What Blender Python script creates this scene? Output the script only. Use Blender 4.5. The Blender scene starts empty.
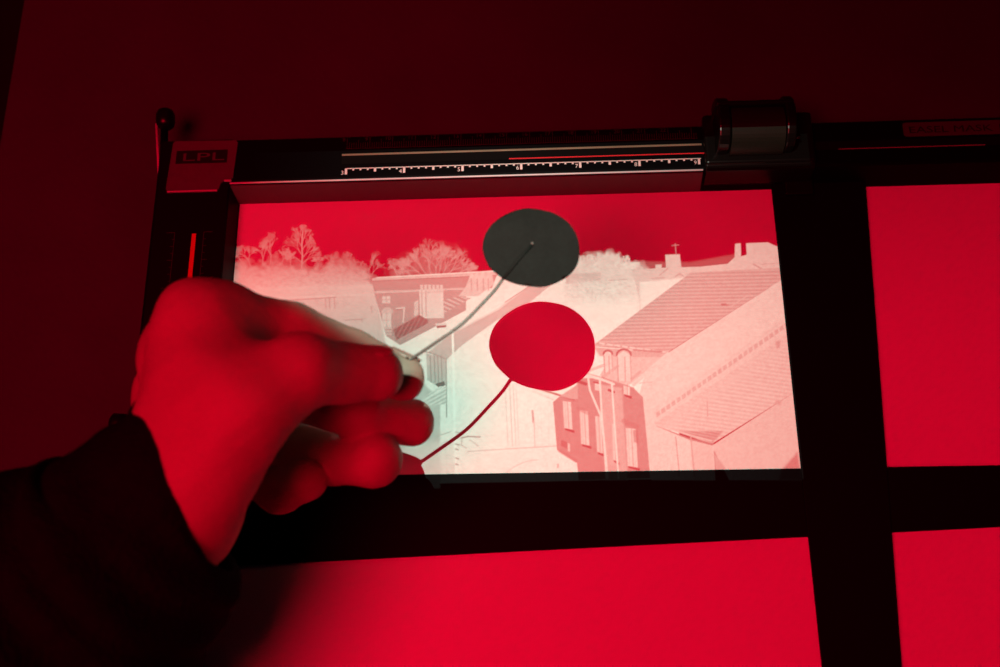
import bpy, bmesh, math, random
import numpy as np
from mathutils import Matrix, Vector
from math import cos, sin, pi

S = bpy.context.scene
COL = S.collection
random.seed(4)

# ---------------------------------------------------------------- camera
PITCH, ROLL, YAW = 0.31072733, -0.14571165, 0.13008298
CAM = np.array([0.01402884, -0.11984054, 0.37054954])
F = 950.0
def rot3():
    rx = np.array([[1, 0, 0], [0, cos(PITCH), -sin(PITCH)], [0, sin(PITCH), cos(PITCH)]])
    rz = np.array([[cos(YAW), -sin(YAW), 0], [sin(YAW), cos(YAW), 0], [0, 0, 1]])
    ro = np.array([[cos(ROLL), -sin(ROLL), 0], [sin(ROLL), cos(ROLL), 0], [0, 0, 1]])
    return rz @ rx @ ro
R3 = rot3()
cd = bpy.data.cameras.new('camera')
cam = bpy.data.objects.new('camera', cd)
COL.objects.link(cam)
m4 = Matrix([list(R3[i]) + [CAM[i]] for i in range(3)] + [[0, 0, 0, 1]])
cam.matrix_world = m4
cd.sensor_width = 36.0
cd.lens = F / 1000 * 36
cd.clip_start = 0.005
cd.dof.use_dof = True
cd.dof.focus_distance = 0.385
cd.dof.aperture_fstop = 10.0
S.camera = cam

# ---------------------------------------------------------------- world, lights, exposure
w = bpy.data.worlds.new('darkroom')
S.world = w
w.use_nodes = True
w.node_tree.nodes['Background'].inputs[0].default_value = (0.9, 0.25, 1.0, 1)
w.node_tree.nodes['Background'].inputs[1].default_value = 0.0012
S.view_settings.view_transform = 'Standard'
S.view_settings.look = 'None'
S.view_settings.exposure = 0.0
S.view_settings.gamma = 1.0
S.view_settings.use_curve_mapping = False

SAFE = Vector((-0.225, -0.225, 0.80))          # red safelight, behind and left of the viewer
sl = bpy.data.lights.new('safelight_lamp', 'AREA')
sl.shape = 'DISK'
sl.size = 0.40
sl.energy = 6.6
sl.color = (1.0, 0.0, 0.030)
slo = bpy.data.objects.new('safelight_lamp', sl)
COL.objects.link(slo)
slo.location = SAFE
slo.rotation_euler = (Vector((0, 0, 0.05)) - SAFE).to_track_quat('-Z', 'Y').to_euler()

LAMP = np.array([0.0044, 0.0116, 0.3164])      # point source inside the enlarger lens barrel
el = bpy.data.lights.new('enlarger_lamp', 'POINT')
el.energy = 4.4
el.color = (0.70, 0.93, 0.76)
el.shadow_soft_size = 0.0
elo = bpy.data.objects.new('enlarger_lamp', el)
COL.objects.link(elo)
elo.location = LAMP

# ---------------------------------------------------------------- helpers
def P(x, y, z):
    """point of the place at height z that the photograph shows at pixel x, y"""
    d = R3 @ np.array([(x - 500) / F, -(y - 333.5) / F, -1.0])
    return CAM + d * (z - CAM[2]) / d[2]

def V(*a):
    return Vector([float(q) for q in P(*a)])

def mat(name, col, rough=0.6, metal=0.0, spec=0.5, bump=0.0, bscale=400.0, var=0.0, vscale=60.0):
    m = bpy.data.materials.new(name)
    m.use_nodes = True
    nt = m.node_tree
    b = nt.nodes['Principled BSDF']
    b.inputs['Base Color'].default_value = (*col, 1)
    b.inputs['Roughness'].default_value = rough
    b.inputs['Metallic'].default_value = metal
    b.inputs['Specular IOR Level'].default_value = spec
    tc = nt.nodes.new('ShaderNodeTexCoord')
    if var > 0:
        n = nt.nodes.new('ShaderNodeTexNoise')
        n.inputs['Scale'].default_value = vscale
        n.inputs['Detail'].default_value = 5
        nt.links.new(tc.outputs['Object'], n.inputs['Vector'])
        mx = nt.nodes.new('ShaderNodeMix')
        mx.data_type = 'RGBA'
        mx.inputs[6].default_value = (*[c * (1 - var) for c in col], 1)
        mx.inputs[7].default_value = (*[min(1, c * (1 + var)) for c in col], 1)
        nt.links.new(n.outputs['Fac'], mx.inputs[0])
        nt.links.new(mx.outputs[2], b.inputs['Base Color'])
    if bump > 0:
        n = nt.nodes.new('ShaderNodeTexNoise')
        n.inputs['Scale'].default_value = bscale
        n.inputs['Detail'].default_value = 4
        nt.links.new(tc.outputs['Object'], n.inputs['Vector'])
        bp = nt.nodes.new('ShaderNodeBump')
        bp.inputs['Strength'].default_value = bump
        bp.inputs['Distance'].default_value = 0.001
        nt.links.new(n.outputs['Fac'], bp.inputs['Height'])
        nt.links.new(bp.outputs['Normal'], b.inputs['Normal'])
    return m

M = dict(
    board=mat('dark_laminate', (0.048, 0.034, 0.06), 0.8, spec=0.15, var=0.2, vscale=25, bump=0.1, bscale=900),
    bench=mat('black_bench', (0.006, 0.005, 0.005), 0.8, spec=0.1, var=0.2),
    wall=mat('dark_wall', (0.03, 0.03, 0.03), 0.9, var=0.2),
    white=mat('white_enamel', (0.84, 0.83, 0.80), 0.55, spec=0.1, var=0.03, vscale=14),
    paper=mat('photographic_paper', (0.86, 0.86, 0.84), 0.6, spec=0.1),
    black=mat('black_anodised', (0.0018, 0.0018, 0.0024), 0.55, spec=0.08, bump=0.04, bscale=1500),
    blade=mat('black_blade', (0.0020, 0.0030, 0.0040), 0.6, spec=0.06, bump=0.05, bscale=1200),
    rail=mat('black_rail', (0.0016, 0.0016, 0.0022), 0.5, spec=0.06),
    redline=mat('red_line', (0.60, 0.008, 0.02), 0.5),
    bevelpaint=mat('bevel_sheen', (0.105, 0.09, 0.095), 0.5, spec=0.2, var=0.1, vscale=200),  # paler than the rail, imitating red light on its front face
    plastic=mat('black_plastic', (0.004, 0.0045, 0.004), 0.30, spec=0.30),
    grip=mat('grey_grip', (0.010, 0.018, 0.012), 0.45, spec=0.2, var=0.2, vscale=150),
    groove=mat('groove_dark', (0.002, 0.002, 0.002), 0.8, spec=0.1),
    metal=mat('bright_metal', (0.62, 0.58, 0.50), 0.35, metal=0.9),
    dullmetal=mat('dull_metal', (0.20, 0.17, 0.11), 0.5, metal=0.2, var=0.5, vscale=45),
    tick=mat('white_print', (0.72, 0.70, 0.68), 0.6, spec=0.1),
    dimtick=mat('dim_print', (0.045, 0.040, 0.045), 0.6, spec=0.1),
    edge=mat('painted_highlight', (0.50, 0.52, 0.54), 0.45, metal=0.1, var=0.3, vscale=60),  # pale colour for the highlight painted along the rail edge
    light=mat('pale_stripe', (0.55, 0.52, 0.5), 0.5),
    thread=mat('dim_stripe', (0.25, 0.22, 0.22), 0.5),
    plate=mat('grey_plate', (0.085, 0.075, 0.08), 0.6, spec=0.15, var=0.12, vscale=300),
    plate_highlight=mat('plate_highlight', (0.5, 0.45, 0.45), 0.5),
    ink=mat('black_ink', (0.008, 0.008, 0.008), 0.7, spec=0.1),
    tape=mat('label_tape', (0.055, 0.05, 0.055), 0.7, spec=0.1),
    card=mat('black_card', (0.0100, 0.0125, 0.0115), 0.8, spec=0.10, bump=0.25, bscale=500, var=0.25, vscale=120),
    wire=mat('steel_wire', (0.115, 0.11, 0.10), 0.45, metal=0.3, var=0.2, vscale=500),
    skin=mat('skin', (0.42, 0.29, 0.235), 0.55, spec=0.25, bump=0.28, bscale=650, var=0.10, vscale=90),
    nail=mat('nail', (0.46, 0.33, 0.28), 0.28, spec=0.5),
    sleeve=mat('dark_wool', (0.0055, 0.0055, 0.009), 0.95, spec=0.02, bump=1.0, bscale=700, var=0.4, vscale=200),
    red_glass=mat('red_glass', (0.25, 0.0, 0.004), 0.2),
)

def props(o, label=None, cat=None, kind=None, group=None):
    if label: o['label'] = label
    if cat: o['category'] = cat
    if kind: o['kind'] = kind
    if group: o['group'] = group
    return o

def empty(name, loc=(0, 0, 0)):
    o = bpy.data.objects.new(name, None)
    COL.objects.link(o)
    o.location = loc
    o.empty_display_size = 0.02
    return o

def link(name, me, m, parent=None, smooth=False):
    if m is not None:
        me.materials.append(m)
    o = bpy.data.objects.new(name, me)
    COL.objects.link(o)
    if parent is not None:
        o.parent = parent
        base = parent
        off = Vector(base.location)
        if base.parent is not None:
            off = off + Vector(base.parent.location)
        o.location = -off
    if smooth:
        for p in me.polygons:
            p.use_smooth = True
    return o

def obj(name, bm, m, parent=None, smooth=False, bevel=0.0):
    bmesh.ops.remove_doubles(bm, verts=bm.verts, dist=1e-7)
    bmesh.ops.recalc_face_normals(bm, faces=bm.faces)
    me = bpy.data.meshes.new(name)
    bm.to_mesh(me)
    bm.free()
    o = link(name, me, m, parent, smooth)
    if bevel > 0:
        b = o.modifiers.new('bevel', 'BEVEL')
        b.width = bevel
        b.segments = 3
        b.limit_method = 'ANGLE'
    return o

def box(bm, x0, x1, y0, y1, z0, z1):
    vs = [bm.verts.new((x, y, z)) for z in (z0, z1) for x, y in ((x0, y0), (x1, y0), (x1, y1), (x0, y1))]
    for f in ((0, 3, 2, 1), (4, 5, 6, 7), (0, 1, 5, 4), (1, 2, 6, 5), (2, 3, 7, 6), (3, 0, 4, 7)):
        bm.faces.new([vs[i] for i in f])

def prism(bm, poly, z0, z1):
    a = [bm.verts.new((p[0], p[1], z0)) for p in poly]
    b = [bm.verts.new((p[0], p[1], z1)) for p in poly]
    n = len(poly)
    bm.faces.new(a[::-1])
    bm.faces.new(b)
    for i in range(n):
        bm.faces.new((a[i], a[(i + 1) % n], b[(i + 1) % n], b[i]))

def extrude_x(bm, prof, x0, x1):
    """profile of (y, z) pairs swept along x; x0 / x1 may depend on the profile point"""
    fx0 = x0 if callable(x0) else (lambda y, z: x0)
    fx1 = x1 if callable(x1) else (lambda y, z: x1)
    a = [bm.verts.new((fx0(y, z), y, z)) for y, z in prof]
    b = [bm.verts.new((fx1(y, z), y, z)) for y, z in prof]
    n = len(prof)
    bm.faces.new(a)
    bm.faces.new(b[::-1])
    for i in range(n):
        bm.faces.new((a[i], b[i], b[(i + 1) % n], a[(i + 1) % n]))

def extrude_y(bm, prof, y0, y1):
    """profile of (x, z) pairs swept along y"""
    a = [bm.verts.new((x, y0, z)) for x, z in prof]
    b = [bm.verts.new((x, y1, z)) for x, z in prof]
    n = len(prof)
    bm.faces.new(a)
    bm.faces.new(b[::-1])
    for i in range(n):
        bm.faces.new((a[i], b[i], b[(i + 1) % n], a[(i + 1) % n]))

def tube(bm, pts, rad, seg=10, cap=True):
    pts = [Vector(p) for p in pts]
    rads = rad if isinstance(rad, (list, tuple)) else [rad] * len(pts)
    rings = []
    up = None
    for i, p in enumerate(pts):
        t = (pts[min(i + 1, len(pts) - 1)] - pts[max(i - 1, 0)]).normalized()
        if up is None:
            up = t.orthogonal().normalized()
        up = (up - t * up.dot(t)).normalized()
        sd = t.cross(up)
        rings.append([bm.verts.new(p + (up * cos(2 * pi * k / seg) + sd * sin(2 * pi * k / seg)) * rads[i]) for k in range(seg)])
    for a, b in zip(rings, rings[1:]):
        for k in range(seg):
            bm.faces.new((a[k], a[(k + 1) % seg], b[(k + 1) % seg], b[k]))
    if cap:
        bm.faces.new(rings[0][::-1])
        bm.faces.new(rings[-1])
    return rings

def spline(pts, n):
    """Catmull-Rom through the points"""
    p = [np.array(q, float) for q in pts]
    p = [2 * p[0] - p[1]] + p + [2 * p[-1] - p[-2]]
    out = []
    for i in range(1, len(p) - 2):
        for k in range(n):
            t = k / n
            out.append(0.5 * (2 * p[i] + (p[i + 1] - p[i - 1]) * t + (2 * p[i - 1] - 5 * p[i] + 4 * p[i + 1] - p[i + 2]) * t * t
                              + (3 * p[i] - p[i - 1] - 3 * p[i + 1] + p[i + 2]) * t ** 3))
    out.append(p[-2])
    return out

def text_into(bm, body, loc, h, width=None, rz=0.0, thick=0.00008, align='LEFT'):
    """flat lettering lying on a surface: h is the cap height"""
    cu = bpy.data.curves.new('lettering', 'FONT')
    cu.body = body
    cu.size = h / 0.70
    cu.align_x = align
    cu.extrude = thick / 2
    cu.resolution_u = 3
    t = bpy.data.objects.new('lettering', cu)
    COL.objects.link(t)
    dg = bpy.context.evaluated_depsgraph_get()
    dg.update()
    me = bpy.data.meshes.new_from_object(t.evaluated_get(dg))
    bpy.data.objects.remove(t)
    xs = [v.co.x for v in me.vertices]
    sx = 1.0 if width is None else width / (max(xs) - min(xs))
    for v in me.vertices:
        v.co = Vector((v.co.x * sx * cos(rz) - v.co.y * sin(rz) + loc[0], v.co.x * sx * sin(rz) + v.co.y * cos(rz) + loc[1], v.co.z + loc[2] + thick / 2))
    bm.from_mesh(me)
    bpy.data.meshes.remove(me)
    bpy.data.curves.remove(cu)

# ---------------------------------------------------------------- the setting
ZB = -0.013                                     # top of the enlarger baseboard
bm = bmesh.new(); box(bm, -1.0, 1.2, -0.75, 0.70, -0.075, -0.036)
props(obj('worktop', bm, M['bench']), 'black darkroom bench top under the enlarger baseboard', 'worktop')
bm = bmesh.new(); box(bm, -1.6, 1.8, 0.72, 0.80, -0.9, 1.5)
props(obj('wall_back', bm, M['wall']), 'dark wall behind the darkroom bench', 'wall', 'structure')
bm = bmesh.new(); box(bm, -1.6, 1.8, -1.4, 0.72, -0.95, -0.9)
props(obj('floor', bm, M['wall']), 'dark floor of the darkroom', 'floor', 'structure')
for ob in bpy.data.objects:
    if ob.name == 'worktop':
        bmw = bmesh.new(); bmw.from_mesh(ob.data)
        for lx, ly in ((-0.95, -0.70), (1.10, -0.70), (-0.95, 0.60), (1.10, 0.60)):
            box(bmw, lx, lx + 0.05, ly, ly + 0.05, -0.9, -0.075)
        bmw.to_mesh(ob.data); bmw.free()

# ---------------------------------------------------------------- enlarger (only its baseboard is in the picture)
enl = props(empty('enlarger', (0.10, 0.10, -0.036)), 'photographic enlarger with dark baseboard carrying the easel', 'enlarger')
bm = bmesh.new(); box(bm, P(18, 30, ZB)[0], 0.48, -0.36, 0.50, -0.036, ZB)
obj('baseboard', bm, M['board'], enl, bevel=0.0015)
bm = bmesh.new(); box(bm, -0.028, 0.028, 0.400, 0.440, ZB, 0.80); box(bm, -0.05, 0.05, 0.38, 0.46, ZB, ZB + 0.02)
obj('column', bm, M['dullmetal'], enl, bevel=0.002)
bm = bmesh.new(); box(bm, -0.035, 0.035, 0.085, 0.45, 0.50, 0.55)
obj('arm', bm, M['black'], enl, bevel=0.003)
LX, LY, LZ = LAMP
def lathe(prof, n=48):
    b = bmesh.new()
    rings = [[b.verts.new((LX + r * cos(2 * pi * k / n), LY + r * sin(2 * pi * k / n), z)) for k in range(n)] for r, z in prof]
    for i in range(len(prof)):
        a, c = rings[i], rings[(i + 1) % len(prof)]
        for k in range(n):
            b.faces.new((a[k], a[(k + 1) % n], c[(k + 1) % n], c[k]))
    return b
FD = 0.040                                      # lamp to negative
bm = lathe([(0.0235, LZ - FD - 0.0025), (0.032, LZ - FD - 0.0025), (0.033, LZ - FD), (0.033, 0.300), (0.029, 0.305), (0.029, 0.352), (0.032, 0.354), (0.032, 0.372), (0.028, 0.374), (0.028, 0.41),
            (0.001, 0.41), (0.001, 0.345), (0.0235, 0.345)])
obj('lens_barrel', bm, M['black'], enl, smooth=False)
bm = lathe([(0.029, 0.41), (0.045, 0.45), (0.060, 0.48), (0.060, 0.60), (0.050, 0.66), (0.02, 0.68), (0.001, 0.68), (0.001, 0.411)])
obj('lamp_head', bm, M['black'], enl, smooth=False)

# --- the negative: a strip of film whose density is the townscape with added light masks, projected onto the paper by the lamp
PX0, PX1, PY0, PY1 = -0.1190, 0.1350, -0.0770, 0.0810     # part of the paper plane that it lights
ST = 0.00028
gx = np.arange(PX0, PX1, ST); gy = np.arange(PY0, PY1, ST)
NX, NY = len(gx), len(gy)
GX, GY = np.meshgrid(gx, gy)                    # rows: y
c = (np.stack([GX - CAM[0], GY - CAM[1], np.full_like(GX, 0.0006 - CAM[2])], -1)) @ R3
QX = 500 + F * c[..., 0] / -c[..., 2]           # coordinates used to draw the picture
QY = 333.5 - F * c[..., 1] / -c[..., 2]
rng = np.random.default_rng(7)
T = np.full(GX.shape, 0.0006)

def win(x0, y0, x1, y1, pad=3):
    cs = np.array([P(x, y, 0.0006)[:2] for x, y in ((x0 - pad, y0 - pad), (x1 + pad, y0 - pad), (x1 + pad, y1 + pad), (x0 - pad, y1 + pad))])
    i0 = max(0, int((cs[:, 0].min() - PX0) / ST)); i1 = min(NX, int((cs[:, 0].max() - PX0) / ST) + 2)
    j0 = max(0, int((cs[:, 1].min() - PY0) / ST)); j1 = min(NY, int((cs[:, 1].max() - PY0) / ST) + 2)
    return slice(j0, max(j0, j1)), slice(i0, max(i0, i1))

def segd(X, Y, a, b):
    dx, dy = b[0] - a[0], b[1] - a[1]
    t = np.clip(((X - a[0]) * dx + (Y - a[1]) * dy) / (dx * dx + dy * dy + 1e-9), 0, 1)
    return np.hypot(X - a[0] - t * dx, Y - a[1] - t * dy)

def fill(poly, val, soft=0.9, alpha=1.0):
    xs = [p[0] for p in poly]; ys = [p[1] for p in poly]
    w_ = win(min(xs), min(ys), max(xs), max(ys))
    X, Y = QX[w_], QY[w_]
    if X.size == 0: return
    ins = np.zeros(X.shape, bool); d = np.full(X.shape, 1e9)
    for a, b in zip(poly, poly[1:] + poly[:1]):
        d = np.minimum(d, segd(X, Y, a, b))
        if a[1] != b[1]:
            cnd = ((a[1] > Y) != (b[1] > Y)) & (X < (b[0] - a[0]) * (Y - a[1]) / (b[1] - a[1]) + a[0])
            ins ^= cnd
    cov = np.clip(0.5 + np.where(ins, d, -d) / soft, 0, 1) * alpha
    v = val(X, Y) if callable(val) else val
    T[w_] = T[w_] * (1 - cov) + v * cov

def line(pts, val, wd=1.0, alpha=1.0):
    for a, b in zip(pts, pts[1:]):
        w_ = win(min(a[0], b[0]) - wd, min(a[1], b[1]) - wd, max(a[0], b[0]) + wd, max(a[1], b[1]) + wd)
        X, Y = QX[w_], QY[w_]
        if X.size == 0: continue
        cov = np.clip(0.5 + (wd / 2 - segd(X, Y, a, b)) / 0.8, 0, 1) * alpha
        T[w_] = T[w_] * (1 - cov) + val * cov

def rect(x0, y0, x1, y1, val, sk=0.0, **k):
    fill([(x0, y0), (x1, y0 + sk), (x1, y1 + sk), (x0, y1)], val, **k)

def tree(x, y, h, a, spread, val, wd, depth=6, r=None):
    r = r or random.Random(int(x * 7 + y))
    def br(x, y, a, l, wd, d):
        x2, y2 = x + cos(a) * l, y - sin(a) * l
        line([(x, y), (x2, y2)], val, max(0.45, wd), 0.7 if wd > 0.7 else 0.38)
        if d == 0: return
        for q in range(3 if d > 2 else 2):
            br(x2, y2, a + r.uniform(-spread, spread), l * r.uniform(0.55, 0.9), wd * 0.66, d - 1)
    br(x, y, a, h, wd, depth)

def noise2(scale, seed):
    g = np.random.default_rng(seed).random((64, 128))
    u = QX / scale; v = QY / scale
    i = np.floor(u).astype(int); j = np.floor(v).astype(int); fu = u - i; fv = v - j
    fu = fu * fu * (3 - 2 * fu); fv = fv * fv * (3 - 2 * fv)
    gg = lambda a, b: g[b % 64, a % 128]
    return (gg(i, j) * (1 - fu) + gg(i + 1, j) * fu) * (1 - fv) + (gg(i, j + 1) * (1 - fu) + gg(i + 1, j + 1) * fu) * fv
N4, N9, N2 = noise2(4.0, 1), noise2(11.0, 2), noise2(1.8, 3)

def blob(poly, v0, v1, ytop, ybot, rough=5.0):
    """soft leafless mass: ragged upper edge, lighter towards the ground"""
    xs = [p[0] for p in poly]; ys = [p[1] for p in poly]
    w_ = win(min(xs), min(ys), max(xs), max(ys), 8)
    X, Y = QX[w_], QY[w_]
    if X.size == 0: return
    ins = np.zeros(X.shape, bool); d = np.full(X.shape, 1e9)
    for a, b in zip(poly, poly[1:] + poly[:1]):
        d = np.minimum(d, segd(X, Y, a, b))
        if a[1] != b[1]:
            ins ^= ((a[1] > Y) != (b[1] > Y)) & (X < (b[0] - a[0]) * (Y - a[1]) / (b[1] - a[1]) + a[0])
    sd = np.where(ins, d, -d) + (N4[w_] - 0.5) * rough * 1.5 + (N9[w_] - 0.5) * rough
    cov = np.clip(0.5 + sd / (4.5 + 1.6 * rough), 0, 1)
    v = v0 + (v1 - v0) * np.clip((Y - ytop) / (ybot - ytop), 0, 1) + (N2[w_] - 0.5) * 0.10 * (v0 + v1)
    T[w_] = T[w_] * (1 - cov) + v * cov

# sky marks and far hills
for k in range(20):
    a0, a1 = 2 * pi * k / 20, 2 * pi * (k + 1) / 20
    line([(369 + 6.5 * cos(a0), 212 + 5.5 * sin(a0)), (369 + 6.5 * cos(a1), 212 + 5.5 * sin(a1))], 0.0001 if k > 8 else 0.012, 1.4)
fill([(560, 276), (620, 264), (640, 261), (690, 262), (735, 254), (738, 280), (560, 292)], 0.05, 3)
# bare trees along the skyline, left
blob([(225, 266), (243, 262), (258, 266), (276, 260), (290, 264), (312, 268), (328, 266), (340, 261), (352, 265), (366, 273), (376, 279), (378, 345), (215, 345)], 0.14, 0.44, 258, 290, 7)
for x, y, h, a, sp, wd in ((250, 266, 7, 1.9, 0.75, 1.1), (262, 266, 8, 1.5, 0.75, 1.1), (270, 264, 8.5, 1.5, 0.7, 1.2), (243, 264, 6, 2.2, 0.75, .9), (281, 264, 5, 1.2, 0.75, .9), (290, 266, 4, 1.5, .8, .8), (318, 268, 4, 1.6, .8, .8)):
    tree(x, y, h, a, sp, 0.17, wd, 5)
line([(301, 272), (302, 256), (301.5, 244), (302.5, 231)], 0.22, 1.2)
for q, (x, y, h, a) in enumerate(((301.5, 264, 7, 0.75), (301.5, 262, 7, 2.5), (302, 258, 6.5, 0.9), (302, 255, 6.5, 2.2), (301.5, 250, 5.5, 0.95), (301.5, 247, 5.5, 2.1), (302, 241, 4.5, 1.1), (302, 239, 4.5, 2.0), (302.3, 233, 3, 1.6))):
    tree(x, y, h, a, 0.55, 0.18, 0.9, 4, random.Random(q + 21))
for x, y, h, a, sp, wd in ((368, 278, 8.5, 1.5, 0.55, 1.0), (371, 277, 6, 1.2, 0.7, 0.8), (362, 277, 6, 1.9, 0.7, 0.8), (345, 265, 4, 1.4, 0.8, .8), (330, 267, 4, 1.7, .8, .8), (355, 270, 4, 1.7, .8, .8)):
    tree(x, y, h, a, sp, 0.17, wd, 4)
# big round tree
blob([(389, 279), (393, 270), (405, 263), (418, 254), (436, 247), (455, 251), (468, 264), (474, 278)], 0.03, 0.12, 245, 277, 9)
for q, (x, a) in enumerate(((428, 2.2), (432, 1.9), (436, 1.6), (438, 1.35), (441, 1.1), (445, 0.8), (424, 2.45), (412, 2.3), (404, 1.9), (456, 0.9), (398, 2.0), (463, .9))):
    tree(x, 277, 9.5 if 420 < x < 450 else 5.5, a, 0.62, 0.24, 1.3, 5, random.Random(q + 50))
# bright houses that fill the lower part
fill([(376, 277), (500, 270), (560, 262), (640, 262), (640, 345), (700, 480), (205, 490), (215, 345), (376, 345)], 0.80, 1)
# left pale building and its roof
fill([(212, 300), (240, 288), (373, 284), (377, 302), (386, 345), (440, 400), (440, 490), (200, 490)], 0.46, 2)
line([(245, 299), (300, 297), (373, 294)], 0.52, 2.0)
line([(290, 300), (336, 297)], 0.25, 1.0)
for x in (325, 329, 334): line([(x, 298), (x + 0.5, 308)], 0.30, 1.3)
for x in (303, 310, 317): line([(x, 299), (x, 306)], 0.38, 1.0)
line([(345, 320), (362, 319)], 0.25, 0.9); line([(361, 319), (362, 322)], 0.25, .9)
line([(371, 306), (371.5, 312)], 0.3, 1.2)
# far terrace with slate roof, walls, windows
fill([(372, 278), (500, 271), (500, 274), (372, 281)], 0.42)
fill([(371, 280.5), (497, 274.5), (492, 288), (374, 291)], 0.22)
line([(372, 281), (497, 275)], 0.14, 1.0)
line([(374, 292), (466, 288)], 0.40, 1.6)
fill([(374, 293), (466, 289), (466, 310), (400, 345), (386, 336)], 0.25)
rect(382, 296, 390, 303, 0.55); line([(386, 296), (386, 303)], 0.28, .7); line([(382, 299.5), (390, 299.5)], 0.28, .7)
fill([(381, 311), (384, 307.5), (389, 307), (393, 310), (393, 313), (381, 313)], 0.42)
rect(382, 313, 391, 327, 0.55); line([(386.5, 313), (386.5, 327)], 0.3, .7); line([(382, 320), (391, 320)], 0.3, .7)
for y in (328, 331, 334): line([(382, y), (391, y)], 0.5, 1.1)
line([(396, 308.5), (404, 307.5), (403, 322)], 0.52, 1.5); line([(396, 309.5), (401, 309.2)], 0.1, .8)
fill([(414, 302), (418, 300), (418, 315), (414, 316)], 0.5)
# chimney stack with pots
fill([(419, 290), (443, 289), (444, 318), (420, 318)], 0.60)
for x in (420, 424, 428, 432, 436, 440): rect(x, 284.5, x + 2.8, 291, 0.52)
for x in (421.5, 425.5): line([(x, 291), (x + 0.6, 316)], 0.33, 1.2)
line([(419, 292.5), (443, 291.5)], 0.40, 1.0)
# small dark tiled roofs
fill([(393, 329), (419, 314.5), (428, 320), (428, 323), (396, 340)], lambda X, Y: 0.075 + 0.05 * (np.sin((X * 0.93 + Y * 0.5) * 1.5) > 0.2))
line([(393, 329), (419, 314.5)], 0.22, 1.0)
fill([(443, 300), (458, 296), (471, 298), (444, 313)], lambda X, Y: 0.22 + 0.2 * (np.sin((X * 0.45 - Y) * 1.4) > 0.0))
# right chimneys of the terrace
fill([(458, 296), (465, 288), (470, 275), (492, 274), (494, 284), (478, 296)], 0.50)
for x in (471, 477, 483, 488): line([(x, 276), (x + .5, 290)], 0.30, 1.2)
for x in (470, 475, 481, 487): rect(x, 272, x + 3, 278, 0.55)
# skylight, pinkish roof of the gabled house
fill([(435, 323.5), (446, 322.5), (447, 326), (437, 327.5)], 0.62); fill([(436, 325.5), (446, 325), (446, 327), (437, 328)], 0.08)
fill([(428, 352), (449, 335), (497, 310), (520, 292), (545, 278), (552, 284), (530, 302), (497, 320), (462, 345), (446, 360)], 0.40)
line([(430, 350), (450, 334), (498, 309), (530, 285)], 0.62, 1.6)
for k in range(7):
    line([(505 + k * 4, 302 - k * 2.6), (509 + k * 4, 299.5 - k * 2.6)], 0.22, .9)
# dormer / balcony at the fingertips
fill([(426, 353), (446, 358), (447, 386), (440, 388), (427, 380)], 0.42)
for x in (430, 434, 437.5, 441): line([(x, 356), (x + 1, 382)], 0.22, 1.0)
line([(424, 351), (434, 354), (446, 359)], 0.22, 1.1); line([(446, 359), (446.5, 417)], 0.30, 1.3)
fill([(435, 384), (444, 381), (445, 385), (439, 388)], 0.09)
fill([(416, 402), (440, 386), (446, 387), (446, 404), (420, 406)], lambda X, Y: 0.46 + 0.18 * (np.sin((X * 0.55 + Y) * 1.6) > 0))
line([(418, 404), (445, 386)], 0.70, 1.4)
# post and wall marks
line([(452.5, 330), (454, 400), (456, 476)], 0.92, 2.2)
for y, s in ((432, 3), (436, 2), (444, 2.5), (449, 1.6), (458, 2), (464, 1.5)):
    line([(455.5, y), (456.5 + s, y + 1)], 0.22, 1.2)
line([(461, 438), (468, 436.5), (480, 437)], 0.25, 1.3)
line([(462, 439), (461, 445), (466, 448)], 0.40, 1.0); line([(470, 440), (478, 446)], 0.45, 1.0)
for x in (428, 434, 440, 446): line([(x, 446), (x + .5, 474)], 0.55, 1.0)
line([(418, 441), (428, 439), (450, 432)], 0.4, 1.0)
fill([(404, 446), (452, 440), (455, 480), (400, 485)], 0.62, 3, 0.6)
# house front below the shadow
for x, v in ((505, .60), (509.5, .50), (513, .55), (516, .62)): line([(x, 384), (x + 3, 446)], v, 1.0)
line([(532.5, 411), (533.5, 422)], 0.32, 2.2); line([(534, 422), (535, 447)], 0.5, 1.0)
line([(468, 451.5), (515, 448.5), (557, 446)], 0.50, 1.2)
arc = [(505 + 0.6 * k, 474 - 14 * sin(pi * k / 110) ** 0.8) for k in range(0, 60, 4)]
line(arc, 0.55, 1.0)
for x in (541, 548): line([(x, 405), (x + 1, 446)], 0.70, .8)
rect(557, 464, 559, 468, 0.4)
# bush, garden wall and bright slope behind the black card
blob([(570, 300), (572, 262), (584, 257), (600, 254), (612, 254), (622, 259), (634, 266), (640, 272), (640, 300)], 0.60, 0.66, 256, 275, 4)
r0 = random.Random(3)
for k in range(60):
    x = 574 + k * 0.95
    y = 262 - 6 * sin(pi * min(1, max(0, (x - 570) / 66))) + r0.uniform(-1, 2)
    line([(x, y + 3), (x + r0.uniform(-2.5, 2.5), y - r0.uniform(1, 4))], 0.6, 1.0)
fill([(566, 272), (640, 268), (640, 279), (566, 284)], 0.60, 1.2)
fill([(566, 274), (601, 272), (601, 280), (566, 284)], 0.46, 1.2)
line([(605, 280.5), (628, 279)], 0.35, 1.0)
blob([(566, 284), (640, 280), (640, 290), (600, 292), (566, 296)], 0.62, 0.70, 280, 295, 4)
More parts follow.
